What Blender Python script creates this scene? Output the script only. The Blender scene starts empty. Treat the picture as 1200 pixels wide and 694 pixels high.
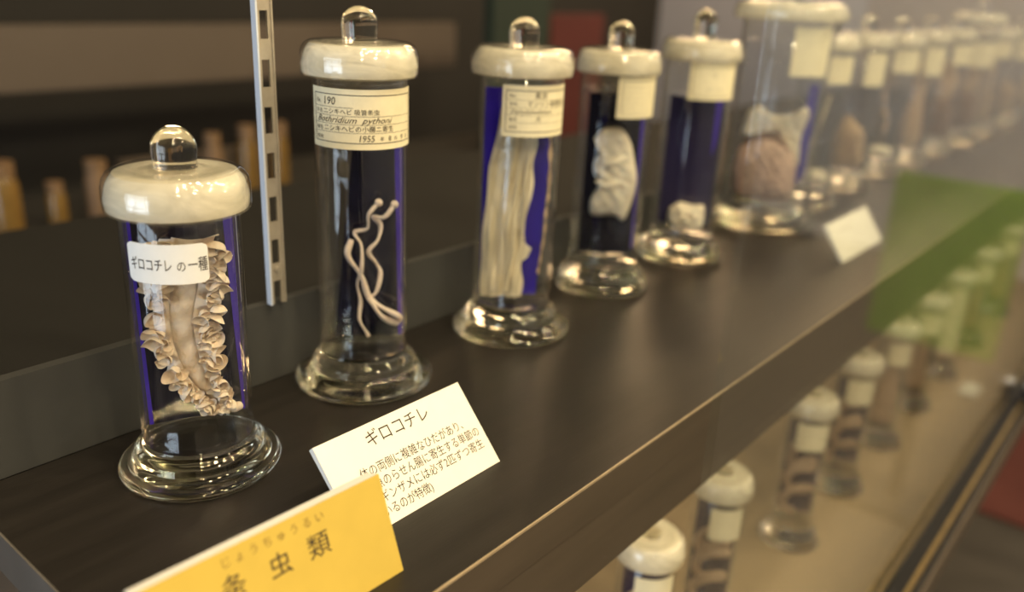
import bpy, math, random
from mathutils import Matrix, Vector
random.seed(7)
scene = bpy.context.scene
COL = scene.collection
pi = math.pi

# ------------------------------------------------------------------ camera
CAM_F, CAM_YAW, CAM_PITCH, CAM_ROLL, CAM_H = 995.75, 0.89273, 0.35461, 0.04948, 0.30
def cam_axes():
    y, p, r = CAM_YAW, CAM_PITCH, CAM_ROLL
    f = Vector((math.sin(y)*math.cos(p), math.cos(y)*math.cos(p), -math.sin(p)))
    rt = Vector((math.cos(y), -math.sin(y), 0)); up = rt.cross(f)
    return rt*math.cos(r)+up*math.sin(r), up*math.cos(r)-rt*math.sin(r), f
rt, up, fw = cam_axes()
cd = bpy.data.cameras.new('camera'); cam = bpy.data.objects.new('camera', cd); COL.objects.link(cam)
cam.matrix_world = Matrix(((rt.x, up.x, -fw.x, 0), (rt.y, up.y, -fw.y, 0), (rt.z, up.z, -fw.z, CAM_H), (0, 0, 0, 1)))
cd.sensor_fit = 'HORIZONTAL'; cd.sensor_width = 36; cd.lens = CAM_F/1200*36
cd.clip_start = 0.02
cd.dof.use_dof = True; cd.dof.focus_distance = 0.52; cd.dof.aperture_fstop = 3.1
scene.camera = cam

# ------------------------------------------------------------------ world, lights, exposure
w = bpy.data.worlds.new('world'); scene.world = w; w.use_nodes = True
w.node_tree.nodes['Background'].inputs[0].default_value = (1.0, 0.86, 0.68, 1)
w.node_tree.nodes['Background'].inputs[1].default_value = 0.08
scene.view_settings.view_transform = 'Standard'; scene.view_settings.look = 'None'
scene.view_settings.gamma = 1; scene.view_settings.use_curve_mapping = False
scene.view_settings.exposure = 1.25
scene.cycles.max_bounces = 24; scene.cycles.transmission_bounces = 16; scene.cycles.transparent_max_bounces = 48
scene.cycles.glossy_bounces = 8; scene.cycles.sample_clamp_indirect = 0; scene.cycles.use_denoising = True

def lamp(name, loc, power, color=(1.0, 0.785, 0.47), radius=0.06):
    l = bpy.data.lights.new(name, 'POINT'); l.energy = power; l.color = color; l.shadow_soft_size = radius
    o = bpy.data.objects.new(name, l); COL.objects.link(o); o.location = loc; return o
# warm halogen track over the aisle in front of the case
for x, y, z, p in ((-0.50, -0.85, 1.15, 13), (-0.25, -0.45, 1.75, 11), (0.05, -0.55, 1.85, 11), (0.30, -0.95, 1.25, 13), (0.40, -0.35, 1.80, 11),
                (0.75, -0.45, 1.80, 11), (1.05, -0.90, 1.30, 13), (1.25, -0.50, 1.85, 13), (1.70, -0.40, 1.8, 15), (2.1, -0.55, 1.75, 16),
                (2.6, -0.5, 1.85, 24), (3.9, -2.0, 1.7, 34), (0.3, 0.1, 2.0, 10)):
    lamp('halogen_lamp', (x, y, z), p)
for x, y, z, p in ((3.7, 2.1, 1.9, 34), (4.7, 1.3, 1.8, 30)):
    lamp('globe_lamp', (x, y, z), p, (1.0, 0.66, 0.34), 0.40)
# daylight through the window at the end of the room
wl = bpy.data.lights.new('window_daylight', 'AREA'); wl.shape = 'RECTANGLE'; wl.size = 1.3; wl.size_y = 1.7
wl.energy = 22; wl.color = (0.72, 0.86, 1.0)
wo = bpy.data.objects.new('window_daylight', wl); COL.objects.link(wo)
wo.location = (-2.25, 0.62, 0.10); wo.rotation_euler = (0, -pi/2, 0)

# unseen strip light added behind the valance to brighten the lower compartment
sl_ = bpy.data.lights.new('under_shelf_fill', 'AREA'); sl_.shape = 'RECTANGLE'; sl_.size = 3.0; sl_.size_y = 0.012; sl_.energy = 1.1; sl_.color = (1.0, 0.80, 0.48)
so_ = bpy.data.objects.new('under_shelf_fill', sl_); COL.objects.link(so_); so_.location = (1.8, 0.276, -0.034)
# ------------------------------------------------------------------ materials
def mat(name):
    m = bpy.data.materials.new(name); m.use_nodes = True
    nt = m.node_tree; nt.nodes.clear()
    out = nt.nodes.new('ShaderNodeOutputMaterial')
    return m, nt, out
def N(nt, t, **kw):
    n = nt.nodes.new(t)
    for k, v in kw.items():
        if k.startswith('_'): setattr(n, k[1:], v)
        else: n.inputs[k].default_value = v
    return n
def L(nt, a, ao, b, bi): nt.links.new(a.outputs[ao], b.inputs[bi])
def c4(c): return (c[0], c[1], c[2], 1)
def coords(nt, scale=(1, 1, 1)):
    tc = N(nt, 'ShaderNodeTexCoord'); mp = N(nt, 'ShaderNodeMapping'); mp.inputs['Scale'].default_value = scale
    L(nt, tc, 'Object', mp, 'Vector'); return mp
def principled(name, base, rough=0.5, metal=0.0, var=0.0, vscale=40.0, bump=0.0, bscale=200.0, stretch=(1, 1, 1), sss=0.0, coat=0.0, trans=0.0, spec=0.5, base2=None):
    m, nt, out = mat(name)
    p = N(nt, 'ShaderNodeBsdfPrincipled', Roughness=rough, Metallic=metal)
    p.inputs['Specular IOR Level'].default_value = spec
    p.inputs['Base Color'].default_value = c4(base)
    if coat: p.inputs['Coat Weight'].default_value = coat; p.inputs['Coat Roughness'].default_value = 0.08
    if trans: p.inputs['Transmission Weight'].default_value = trans
    if sss:
        p.inputs['Subsurface Weight'].default_value = sss; p.inputs['Subsurface Radius'].default_value = (0.004, 0.003, 0.002)
        p.inputs['Subsurface Scale'].default_value = 1.0
    if var or bump: mp = coords(nt, stretch)
    if var:
        nz = N(nt, 'ShaderNodeTexNoise', Scale=vscale, Detail=4.0)
        L(nt, mp, 'Vector', nz, 'Vector')
        r = N(nt, 'ShaderNodeValToRGB'); b2 = base2 or [max(0, x*(1-var)) for x in base]
        r.color_ramp.elements[0].position = 0.3; r.color_ramp.elements[1].position = 0.7
        r.color_ramp.elements[0].color = c4(b2); r.color_ramp.elements[1].color = c4(base)
        L(nt, nz, 'Fac', r, 'Fac'); L(nt, r, 'Color', p, 'Base Color')
    if bump:
        nb = N(nt, 'ShaderNodeTexNoise', Scale=bscale, Detail=3.0); L(nt, mp, 'Vector', nb, 'Vector')
        bp = N(nt, 'ShaderNodeBump', Strength=bump, Distance=0.002); L(nt, nb, 'Fac', bp, 'Height'); L(nt, bp, 'Normal', p, 'Normal')
    L(nt, p, 'BSDF', out, 'Surface'); return m
def solid_glass(name, color=(1, 0.985, 0.94), rough=0.0):
    m, nt, out = mat(name)
    g = N(nt, 'ShaderNodeBsdfGlass', Roughness=rough, IOR=1.5, Color=c4(color))
    mp = coords(nt); nz = N(nt, 'ShaderNodeTexNoise', Scale=60.0, Detail=1.0); L(nt, mp, 'Vector', nz, 'Vector')
    bp = N(nt, 'ShaderNodeBump', Strength=0.10, Distance=0.002); L(nt, nz, 'Fac', bp, 'Height'); L(nt, bp, 'Normal', g, 'Normal')
    L(nt, g, 'BSDF', out, 'Surface'); return m
def thin_glass(name, ior=1.5, tint=(1, 1, 1), rough=0.0, bump=0.03):
    m, nt, out = mat(name)
    t = N(nt, 'ShaderNodeBsdfTransparent', Color=c4(tint)); g = N(nt, 'ShaderNodeBsdfGlossy', Roughness=rough)
    g.inputs['Color'].default_value = (1, 1, 1, 1)
    f = fresnel(nt, ior); mx = N(nt, 'ShaderNodeMixShader')
    if bump:
        mp = coords(nt); nz = N(nt, 'ShaderNodeTexNoise', Scale=25.0, Detail=1.0); L(nt, mp, 'Vector', nz, 'Vector')
        bp = N(nt, 'ShaderNodeBump', Strength=bump, Distance=0.002); L(nt, nz, 'Fac', bp, 'Height'); L(nt, bp, 'Normal', g, 'Normal')
    L(nt, f, 'Fac', mx, 0); L(nt, t, 'BSDF', mx, 1); L(nt, g, 'BSDF', mx, 2); L(nt, mx, 'Shader', out, 'Surface'); return m
def fresnel(nt, ior):
    # same reflectance on entering and leaving faces of a thin wall (no total internal reflection)
    ge = N(nt, 'ShaderNodeNewGeometry'); mr = N(nt, 'ShaderNodeMapRange')
    mr.inputs['To Min'].default_value = ior; mr.inputs['To Max'].default_value = 1/ior
    L(nt, ge, 'Backfacing', mr, 'Value'); f = N(nt, 'ShaderNodeFresnel'); L(nt, mr, 'Result', f, 'IOR'); return f
def opal_glass(name):
    m, nt, out = mat(name)
    mp = coords(nt, (22, 22, 60)); 
    wv = N(nt, 'ShaderNodeTexNoise', Scale=1.0, Detail=3.0, Distortion=1.6); L(nt, mp, 'Vector', wv, 'Vector')
    r = N(nt, 'ShaderNodeMapRange'); r.inputs['From Min'].default_value = 0.3; r.inputs['From Max'].default_value = 0.7
    r.inputs['To Min'].default_value = 0.45; r.inputs['To Max'].default_value = 0.80; L(nt, wv, 'Fac', r, 'Value')
    tr = N(nt, 'ShaderNodeBsdfTransparent', Color=(1, 0.97, 0.9, 1))
    d = N(nt, 'ShaderNodeBsdfDiffuse', Color=(0.97, 0.93, 0.80, 1)); tl = N(nt, 'ShaderNodeBsdfTranslucent', Color=(0.97, 0.91, 0.74, 1))
    dm = N(nt, 'ShaderNodeMixShader'); dm.inputs[0].default_value = 0.35; L(nt, d, 'BSDF', dm, 1); L(nt, tl, 'BSDF', dm, 2)
    m1 = N(nt, 'ShaderNodeMixShader'); L(nt, r, 'Result', m1, 0); L(nt, tr, 'BSDF', m1, 1); L(nt, dm, 'Shader', m1, 2)
    g = N(nt, 'ShaderNodeBsdfGlossy', Roughness=0.04); g.inputs['Color'].default_value = (1, 1, 1, 1)
    nz = N(nt, 'ShaderNodeTexNoise', Scale=45.0, Detail=1.0); tc = N(nt, 'ShaderNodeTexCoord'); L(nt, tc, 'Object', nz, 'Vector')
    bp = N(nt, 'ShaderNodeBump', Strength=0.12, Distance=0.003); L(nt, nz, 'Fac', bp, 'Height'); L(nt, bp, 'Normal', g, 'Normal')
    f = fresnel(nt, 1.5); m2 = N(nt, 'ShaderNodeMixShader')
    L(nt, f, 'Fac', m2, 0); L(nt, m1, 'Shader', m2, 1); L(nt, g, 'BSDF', m2, 2); L(nt, m2, 'Shader', out, 'Surface'); return m

M = {}
M['glass'] = thin_glass('jar wall glass', 1.5, (0.985, 0.99, 0.99))
M['liquid'] = thin_glass('preserving liquid', 1.10, (0.965, 0.97, 0.985), 0.0, 0.0)
M['solid'] = solid_glass('solid glass')
M['opal'] = opal_glass('milky glass')
M['pane'] = thin_glass('door glass', 1.5, (0.97, 0.985, 0.975), 0.0, 0.0)
M['shelf'] = principled('black shelf laminate', (0.020, 0.017, 0.015), 0.40, var=0.4, vscale=6, bump=0.05, bscale=60, stretch=(1, 12, 1), spec=0.5)
M['valance'] = principled('dark brown laminate', (0.085, 0.065, 0.047), 0.5, var=0.25, vscale=5, stretch=(1, 1, 10))
M['shelf_edge'] = principled('pale edge highlight', (0.42, 0.33, 0.22), 0.4, var=0.3, vscale=60)  # pale tone paints the highlight along the shelf's front edge
M['end_grey'] = principled('grey end band', (0.12, 0.11, 0.10), 0.45, var=0.2, vscale=30)
M['charcoal'] = principled('charcoal board', (0.052, 0.053, 0.052), 0.75, var=0.1, vscale=20, spec=0.2)
M['grain'] = principled('grainy dark board', (0.022, 0.0215, 0.020), 0.8, var=0.7, vscale=900, bump=0.4, bscale=900, spec=0.2)
M['tan'] = principled('tan shelf board', (0.42, 0.32, 0.20), 0.38, var=0.15, vscale=4, stretch=(1, 6, 1))
M['grey_board'] = principled('grey liner board', (0.16, 0.155, 0.165), 0.7, var=0.1, vscale=6)
M['steel'] = principled('plated steel', (0.46, 0.41, 0.33), 0.35, 0.35, var=0.2, vscale=90)
M['steel_blue'] = principled('polished flange', (0.74, 0.80, 0.92), 0.3, 0.3)
M['brass'] = principled('gold anodised rail', (0.80, 0.60, 0.28), 0.3, 1.0, var=0.3, vscale=70, bump=0.3, bscale=80)
M['dark_metal'] = principled('dark metal', (0.05, 0.05, 0.055), 0.35, 0.7, var=0.2, vscale=50)
M['paper'] = principled('old cream label paper', (0.86, 0.78, 0.55), 0.75, var=0.08, vscale=120, spec=0.2)
M['paper_white'] = principled('white label paper', (0.86, 0.86, 0.84), 0.7, var=0.04, vscale=150, spec=0.2)
M['card'] = principled('white card', (0.90, 0.88, 0.80), 0.75, var=0.03, vscale=90, spec=0.2)
M['foam'] = principled('white foam board edge', (0.86, 0.84, 0.80), 0.8, var=0.05, vscale=200, spec=0.2)
M['yellow'] = principled('yellow card', (0.60, 0.44, 0.085), 0.6, var=0.06, vscale=60, spec=0.25)
M['ink'] = principled('brown black ink', (0.035, 0.022, 0.015), 0.7, var=0.2, vscale=400)
M['ink_pale'] = principled('pale ink', (0.22, 0.14, 0.03), 0.7, var=0.2, vscale=300)
M['ink_grey'] = principled('faded ink', (0.14, 0.11, 0.075), 0.7, var=0.3, vscale=500)
M['worm'] = principled('cream flesh', (0.92, 0.77, 0.60), 0.55, var=0.16, vscale=160, bump=0.25, bscale=500, sss=0.25)
M['strand'] = principled('pale pink flesh', (0.85, 0.70, 0.58), 0.45, var=0.15, vscale=200, sss=0.2)
M['membrane'] = principled('pale membrane', (0.95, 0.83, 0.58), 0.55, var=0.35, vscale=60, bump=0.3, bscale=160, stretch=(3, 3, 0.5))
M['brown_flesh'] = principled('tan flesh', (0.62, 0.43, 0.26), 0.6, var=0.35, vscale=120, bump=0.3, bscale=300)
M['white_flesh'] = principled('white flesh', (0.90, 0.80, 0.63), 0.6, var=0.12, vscale=90, bump=0.35, bscale=220, sss=0.2)
M['pink_flesh'] = principled('pinkish flesh', (0.72, 0.48, 0.36), 0.6, var=0.35, vscale=60, bump=0.3, bscale=150)
M['coil_flesh'] = principled('tan coil flesh', (0.78, 0.55, 0.36), 0.55, var=0.3, vscale=120, bump=0.2, bscale=300)
M['dark_flesh'] = principled('dark brown flesh', (0.22, 0.11, 0.05), 0.6, var=0.4, vscale=90)
M['navy'] = principled('navy plate', (0.006, 0.006, 0.020), 0.12, var=0.2, vscale=30)
M['cobalt'] = principled('cobalt plate', (0.035, 0.014, 0.42), 0.2, var=0.15, vscale=40)
M['indigo'] = principled('indigo plate', (0.030, 0.024, 0.075), 0.2, var=0.15, vscale=30)
M['violet'] = principled('violet edge glow', (0.07, 0.03, 0.50), 0.25, var=0.15, vscale=60)  # strong violet stands in for light glowing in the plate edges
M['amber'] = principled('amber glass', (0.21, 0.125, 0.035), 0.25, var=0.3, vscale=30)
M['brown_panel'] = principled('brown wall panel', (0.11, 0.085, 0.065), 0.6, var=0.1, vscale=3)
M['black_wall'] = principled('dark painted wall', (0.020, 0.019, 0.017), 0.8, var=0.2, vscale=3)
M['wall_grey'] = principled('lilac grey wall paint', (0.33, 0.35, 0.44), 0.8, var=0.06, vscale=2)
M['floor'] = principled('dark floor', (0.075, 0.065, 0.055), 0.5, var=0.2, vscale=5)
M['red'] = principled('red carpet', (0.13, 0.035, 0.028), 0.9, var=0.2, vscale=60)
M['green'] = principled('green painted box', (0.13, 0.23, 0.035), 0.6, var=0.2, vscale=8)
M['taupe'] = principled('taupe panel', (0.34, 0.29, 0.27), 0.7, var=0.1, vscale=4)
M['orange_box'] = principled('orange brown carton', (0.20, 0.12, 0.06), 0.6, var=0.2, vscale=20)
M['dark_red'] = principled('dark red panel', (0.10, 0.018, 0.014), 0.6, var=0.2, vscale=6)
M['dark_green'] = principled('dark green panel', (0.018, 0.03, 0.02), 0.6, var=0.2, vscale=6)
M['white_frame'] = principled('white window frame', (0.5, 0.5, 0.5), 0.6, var=0.05, vscale=20)

# ------------------------------------------------------------------ mesh helpers
class MB:
    def __init__(s): s.v = []; s.f = []
    def add(s, v, f):
        n = len(s.v); s.v += [tuple(p) for p in v]; s.f += [tuple(i+n for i in q) for q in f]; return s
    def box(s, a, b):
        (x0, y0, z0), (x1, y1, z1) = a, b
        v = [(x0,y0,z0),(x1,y0,z0),(x1,y1,z0),(x0,y1,z0),(x0,y0,z1),(x1,y0,z1),(x1,y1,z1),(x0,y1,z1)]
        return s.add(v, [(3,2,1,0),(4,5,6,7),(0,1,5,4),(1,2,6,5),(2,3,7,6),(3,0,4,7)])
    def lathe(s, prof, seg=64, a0=0.0, a1=2*pi, wob=0.0):
        full = abs(a1-a0-2*pi) < 1e-6; n = seg if full else seg+1; rows = []
        n0 = len(s.v)
        for r, z in prof:
            if r < 1e-7: rows.append([len(s.v)]); s.v.append((0, 0, z))
            else:
                row = []
                for i in range(n):
                    a = a0+(a1-a0)*i/seg; rr = r*(1+wob*math.sin(2*a+z*30)); row.append(len(s.v)); s.v.append((rr*math.cos(a), rr*math.sin(a), z))
                rows.append(row)
        for A, B in zip(rows, rows[1:]):
            m = seg
            for i in range(m):
                j = (i+1) % n
                if len(A) == 1 and len(B) == 1: continue
                if len(A) == 1: s.f.append((A[0], B[j], B[i]))
                elif len(B) == 1: s.f.append((A[i], A[j], B[0]))
                else: s.f.append((A[i], A[j], B[j], B[i]))
        return s
    def tube(s, pts, radii, seg=10, flat=1.0, nrm=None):
        pts = [Vector(p) for p in pts]; n = len(pts); rows = []
        prev = None
        for i, p in enumerate(pts):
            t = (pts[min(i+1, n-1)]-pts[max(i-1, 0)]).normalized()
            a = prev if prev is not None else (nrm if nrm is not None else Vector((0.3, 0.9, 0.2)))
            a = (a - t*a.dot(t));
            if a.length < 1e-6: a = t.orthogonal()
            a.normalize(); prev = a; b = t.cross(a)
            r = radii[i] if hasattr(radii, '__len__') else radii
            row = []
            for k in range(seg):
                th = 2*pi*k/seg; row.append(len(s.v)); s.v.append(tuple(p+a*(math.cos(th)*r*flat)+b*(math.sin(th)*r)))
            rows.append(row)
        for A, B in zip(rows, rows[1:]):
            for k in range(seg): j = (k+1) % seg; s.f.append((A[k], A[j], B[j], B[k]))
        for row, flip in ((rows[0], True), (rows[-1], False)):
            s.f.append(tuple(reversed(row)) if flip else tuple(row))
        return s
    def grid(s, fn, nu, nv):
        n0 = len(s.v)
        for j in range(nv+1):
            for i in range(nu+1): s.v.append(tuple(fn(i/nu, j/nv)))
        for j in range(nv):
            for i in range(nu):
                a = n0+j*(nu+1)+i; s.f.append((a, a+1, a+nu+2, a+nu+1))
        return s
    def prism(s, poly, fn, d0, d1):
        n = len(poly); v = [fn(u, z, d0) for u, z in poly]+[fn(u, z, d1) for u, z in poly]
        f = [tuple(range(n)), tuple(range(2*n-1, n-1, -1))]+[(i, i+n, (i+1) % n+n, (i+1) % n) for i in range(n)]
        return s.add(v, f)
    def mesh(s, name, material, smooth=True, bevel=0):
        me = bpy.data.meshes.new(name); me.from_pydata(s.v, [], s.f); me.update()
        me.materials.append(M[material] if isinstance(material, str) else material)
        import bmesh
        bm = bmesh.new(); bm.from_mesh(me); bmesh.ops.recalc_face_normals(bm, faces=bm.faces)
        if bevel: bmesh.ops.bevel(bm, geom=list(bm.edges), offset=bevel, segments=2, affect='EDGES', clamp_overlap=True)
        bm.to_mesh(me); bm.free()
        for p in me.polygons: p.use_smooth = smooth
        if smooth:
            try: me.set_sharp_from_angle(angle=math.radians(40))
            except Exception: pass
        return me
    def build(s, name, material, parent=None, smooth=True, bevel=0, loc=None):
        return link(name, s.mesh(name, material, smooth, bevel), parent, loc)
def link(name, me, parent=None, loc=None):
    o = bpy.data.objects.new(name, me); COL.objects.link(o)
    if parent: o.parent = parent
    if loc: o.location = loc
    return o
def tag(o, label=None, cat=None, group=None, kind=None):
    if label: o['label'] = label
    if cat: o['category'] = cat
    if group: o['group'] = group
    if kind: o['kind'] = kind
    return o
def thing(name, label, cat, loc=(0, 0, 0), group=None):
    o = bpy.data.objects.new(name, None); COL.objects.link(o); o.location = loc; o.empty_display_size = 0.02
    return tag(o, label, cat, group)
def box(a, b): return MB().box(a, b)
def catmull(pts, n=10):
    P = [Vector(p) for p in pts]; P = [P[0]*2-P[1]]+P+[P[-1]*2-P[-2]]; out = []
    for i in range(1, len(P)-2):
        for k in range(n):
            t = k/n; a, b, c, d = P[i-1:i+3]
            out.append(0.5*((2*b)+(c-a)*t+(2*a-5*b+4*c-d)*t*t+(3*b-a-3*c+d)*t**3))
    out.append(P[-2]); return out
def text_mesh(name, items, fn, material, res=3):
    """items: (string, x, y, size, align[, squeeze, shear]) laid out flat; fn maps flat (x, y) to 3D."""
    V, Fc = [], []
    for it in items:
        s, x, y, size, al = it[:5]; sq = it[5] if len(it) > 5 else 1.0; sh = it[6] if len(it) > 6 else 0.0
        cu = bpy.data.curves.new('t', 'FONT'); cu.body = s; cu.size = size; cu.align_x = al; cu.resolution_u = res; cu.shear = sh
        ob = bpy.data.objects.new('t', cu); COL.objects.link(ob)
        bpy.context.view_layer.update()
        me = bpy.data.meshes.new_from_object(ob.evaluated_get(bpy.context.evaluated_depsgraph_get()))
        n = len(V); V += [fn(x+v.co.x*sq, y+v.co.y) for v in me.vertices]; Fc += [tuple(i+n for i in p.vertices) for p in me.polygons]
        bpy.data.objects.remove(ob); bpy.data.curves.remove(cu); bpy.data.meshes.remove(me)
    me = bpy.data.meshes.new(name); me.from_pydata([tuple(v) for v in V], [], Fc); me.update(); me.materials.append(M[material]); return me

# ================================================================== the setting
def struct(name, mb, m, parent=None, label=None, **k):
    o = mb.build(name, m, parent, smooth=False, **k)
    if parent is None: tag(o, kind='structure', label=label)
    return o
SF, SB, SL, SR = 0.2512, 0.5156, 0.1316, 3.35      # shelf front, back, left end, right end
struct('floor', box((-2.3, -2.6, -1.15), (5.2, 3.1, -1.10)), 'floor', label='dark museum floor below the display case')
struct('wall_front', box((-2.3, -2.65, -1.10), (5.2, -2.6, 2.4)), 'wall_grey', label='lilac grey museum wall across the aisle')
struct('wall_right', box((5.2, -2.6, -1.10), (5.25, 3.1, 2.4)), 'wall_grey', label='lilac grey museum end wall')
struct('wall_far', box((-2.3, 3.05, -1.10), (5.2, 3.1, 2.4)), 'black_wall', label='dark wall far behind the display case')
struct('ceiling', box((-2.3, -2.6, 2.4), (5.2, 3.1, 2.45)), 'black_wall', label='dark ceiling above the case')
# window wall at the end of the aisle (four strips around the opening)
wy0, wy1, wz0, wz1 = -0.03, 1.27, -0.75, 0.95
struct('wall_left', MB().box((-2.36, -2.6, -1.1), (-2.30, wy0, 2.4)).box((-2.36, wy1, -1.1), (-2.30, 3.1, 2.4))
       .box((-2.36, wy0, -1.1), (-2.30, wy1, wz0)).box((-2.36, wy0, wz1), (-2.30, wy1, 2.4)), 'black_wall', label='dark wall around the daylit window')
wn = tag(thing('window_1', 'daylit window with white glazing bars', 'window', (-2.2, (wy0+wy1)/2, (wz0+wz1)/2)), kind='structure')
yc, hw, hh = 0, (wy1-wy0)/2, (wz1-wz0)/2
box((-.02, -.025, -hh), (.02, .025, hh)).build('mullion', 'white_frame', wn, False)
for zz in (-hh*0.5, 0, hh*0.5):
    box((-.015, -hw, zz-.02), (.015, hw, zz+.02)).build('glazing_bar', 'white_frame', wn, False)
for a, b in (((-.03, -hw-.04, -hh-.04), (.03, -hw, hh+.04)), ((-.03, hw, -hh-.04), (.03, hw+.04, hh+.04)), ((-.03, -hw, hh), (.03, hw, hh+.04)), ((-.03, -hw, -hh-.04), (.03, hw, -hh))):
    box(a, b).build('window_frame', 'white_frame', wn, False)
# back boards of the case
struct('wall_back', box((SL-.6, SB+.001, 0.0), (SR, SB+.009, 0.0635)), 'charcoal', label='low charcoal back board behind the upper shelf')
struct('wall_back_lower', box((SL-.6, SB+.02, -0.42), (SR, SB+.03, -0.031)), 'grey_board', label='grey back board of the lower compartment')
struct('wall_end', box((SR, 0.19, -0.42), (SR+.03, 1.1, 0.6)), 'taupe', label='taupe end panel of the display case')
struct('trim_1', box((SL-.6, 0.30, -1.10), (SR, 0.36, -0.46)), 'dark_metal', label='dark recessed plinth under the lower shelf')

# ================================================================== shelves
s = thing('display_shelf', 'long black display shelf with brown front valance carrying the jar row', 'shelf', (SL, SF, 0))
box((0.0, 0.0012, -0.030), (SR-SL, SB-SF, 0.0)).build('board', 'shelf', s, False)
box((0.0, 0.0, -0.0015), (SR-SL, 0.0012, -0.00001)).build('edge_highlight', 'shelf_edge', s, False)
box((0.0, 0.0, -0.030), (SR-SL, 0.0012, -0.0015)).build('front_band', 'valance', s, False)
tag(box((-0.0012, 0.0, -0.030), (0.0, SB-SF, -0.0002)).build('end_band', 'end_grey', s, False), 'grey banded end of the shelf')
box((0.0, 0.0008, -0.082), (SR-SL, 0.016, -0.0306)).build('valance', 'valance', s, False)
s2 = thing('lower_shelf', 'tan lower shelf board below the black shelf', 'shelf', (SL-.6, 0.19, -0.40))
box((0, 0, -0.03), (SR-SL+.6, SB+.02-.19, 0)).build('board', 'tan', s2, False)
fs = tag(box((-0.1, SB+.012, -0.03), (SR, 1.06, -0.002)).build('rear_shelf', 'grain', None, False), 'dark grainy shelf behind the low charcoal back board', 'shelf')

# slotted upright
st = thing('shelf_upright', 'slotted metal upright standing behind the jars', 'bracket rail', (0.3545, 0.5115, 0.0))
fp = MB(); zb, zt, hw2, sw = 0.0640, 0.56, 0.0056, 0.0031
for a, b in ((-hw2, -sw), (sw, hw2)): fp.box((a, 0, zb), (b, 0.0016, zt))
z = 0.2555
zs = [0.2555+0.032*k for k in range(-6, 10)]; cur = zb
for z0 in zs:
    z1 = z0+0.0185
    if z0-cur > 0: fp.box((-sw, 0, cur), (sw, 0.0016, z0))
    cur = z1
fp.box((-sw, 0, cur), (sw, 0.0016, zt)); fp.build('face_plate', 'steel', st, False)
box((-hw2-.0014, -0.0015, zb), (-hw2, 0.004, zt)).build('side_flange', 'steel_blue', st, False)
box((hw2, -0.001, zb), (hw2+.0012, 0.004, zt)).build('side_flange', 'steel', st, False)
MB().lathe([(0, 0.0016), (0.0022, 0.001), (0.0026, 0)], 16).build('screw', 'steel', st, True, loc=(0, -0.0001, 0.091)).rotation_euler = (pi/2, 0, 0)

# ================================================================== jars
OPALK = 'opal'
def jar_frame(x, y):
    """n: horizontal direction towards the viewer's side, u: to its right (jar-local axes)."""
    a = math.atan2(-x, -y); return Vector((math.sin(a), math.cos(a), 0)), Vector((-math.cos(a), math.sin(a), 0)), a
def foot_profile(r, rb, fz=1.0):
    return [(a, b*(fz if b > .0101 else 1-(1-fz)*b/.0101)) for a, b in [(0, .0025), (rb*.55, .0022), (rb*.86, .0004), (rb*.95, .0004), (rb*.985, .0015), (rb, .0042), (rb*.985, .0068), (rb*.95, .0086), (rb*.88, .0100),
            (r*1.30, .0130), (r*1.22, .0150), (r*1.19, .0172), (r*1.185, .0205), (r*1.16, .0235), (r*1.09, .0262), (r*1.03, .0285), (r*1.0, .0315),
            (r*.985, .0330), (r*.90, .0326), (r*.6, .0312), (0, .0305)]]
def lid_profile(r, rl, hl, kr):
    return [(r*1.035, hl+.012), (r*1.04, hl+.0010), (rl*.955, hl), (rl*.985, hl+.0004), (rl, hl+.0026), (rl*1.005, hl+.008), (rl*1.0, hl+.0140), (rl*.975, hl+.0182), (rl*.925, hl+.0212),
            (rl*.85, hl+.0230), (rl*.75, hl+.0236), (rl*.6, hl+.0230), (kr*1.7, hl+.0224), (kr*1.25, hl+.0230), (kr*1.02, hl+.0240), (0, hl+.0240)]
def lid_under(r, hl):
    return [(0, hl+.0195), (r*.9, hl+.0190), (r*1.0, hl+.0165), (r*1.035, hl+.012)]
def knob_profile(kr, z0, z1):
    h = z1-z0; p = [(0, z0-.0006), (kr*.97, z0-.0004), (kr*.96, z0+.0015), (kr*.975, z0+h*.25), (kr, z0+h*.42)]
    zc = z1-kr*0.98
    if zc < z0+h*.42: zc = z0+h*.42
    for k in range(1, 9):
        t = k/8*pi/2; p.append((kr*math.cos(t) if k < 8 else 0, zc+(z1-zc)*math.sin(t)))
    return p
def label_patch(jar, r, c, halfw, z0, z1, matn='paper', round_=0.0):
    """curved paper label; c: direction angle (about z, from +x), halfw: half angle"""
    mb = MB(); nu, nv = 28, 6
    def pt(rad):
        def f(a, b):
            zz = z0+(z1-z0)*b
            k = 1.0
            if round_:
                e = min(b, 1-b)*(z1-z0); 
                if e < round_: k = 1-(1-math.sqrt(max(0, 1-((round_-e)/round_)**2)))*round_/(halfw*r)
            th = c+(2*a-1)*halfw*k
            return (rad*math.cos(th), rad*math.sin(th), zz)
        return f
    nv = 16 if round_ else 4
    mb.grid(pt(r+.00055), nu, nv); mb.grid(pt(r+.00015), nu, nv)
    n = (nu+1)*(nv+1)
    rim = [i for i in range(nu+1)]+[(nu+1)*j+nu for j in range(1, nv+1)]+[(nu+1)*nv+i for i in range(nu-1, -1, -1)]+[(nu+1)*j for j in range(nv-1, 0, -1)]
    for a, b in zip(rim, rim[1:]+rim[:1]): mb.f.append((a, b, b+n, a+n))
    return mb.build('paper_label', matn, jar)
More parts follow.
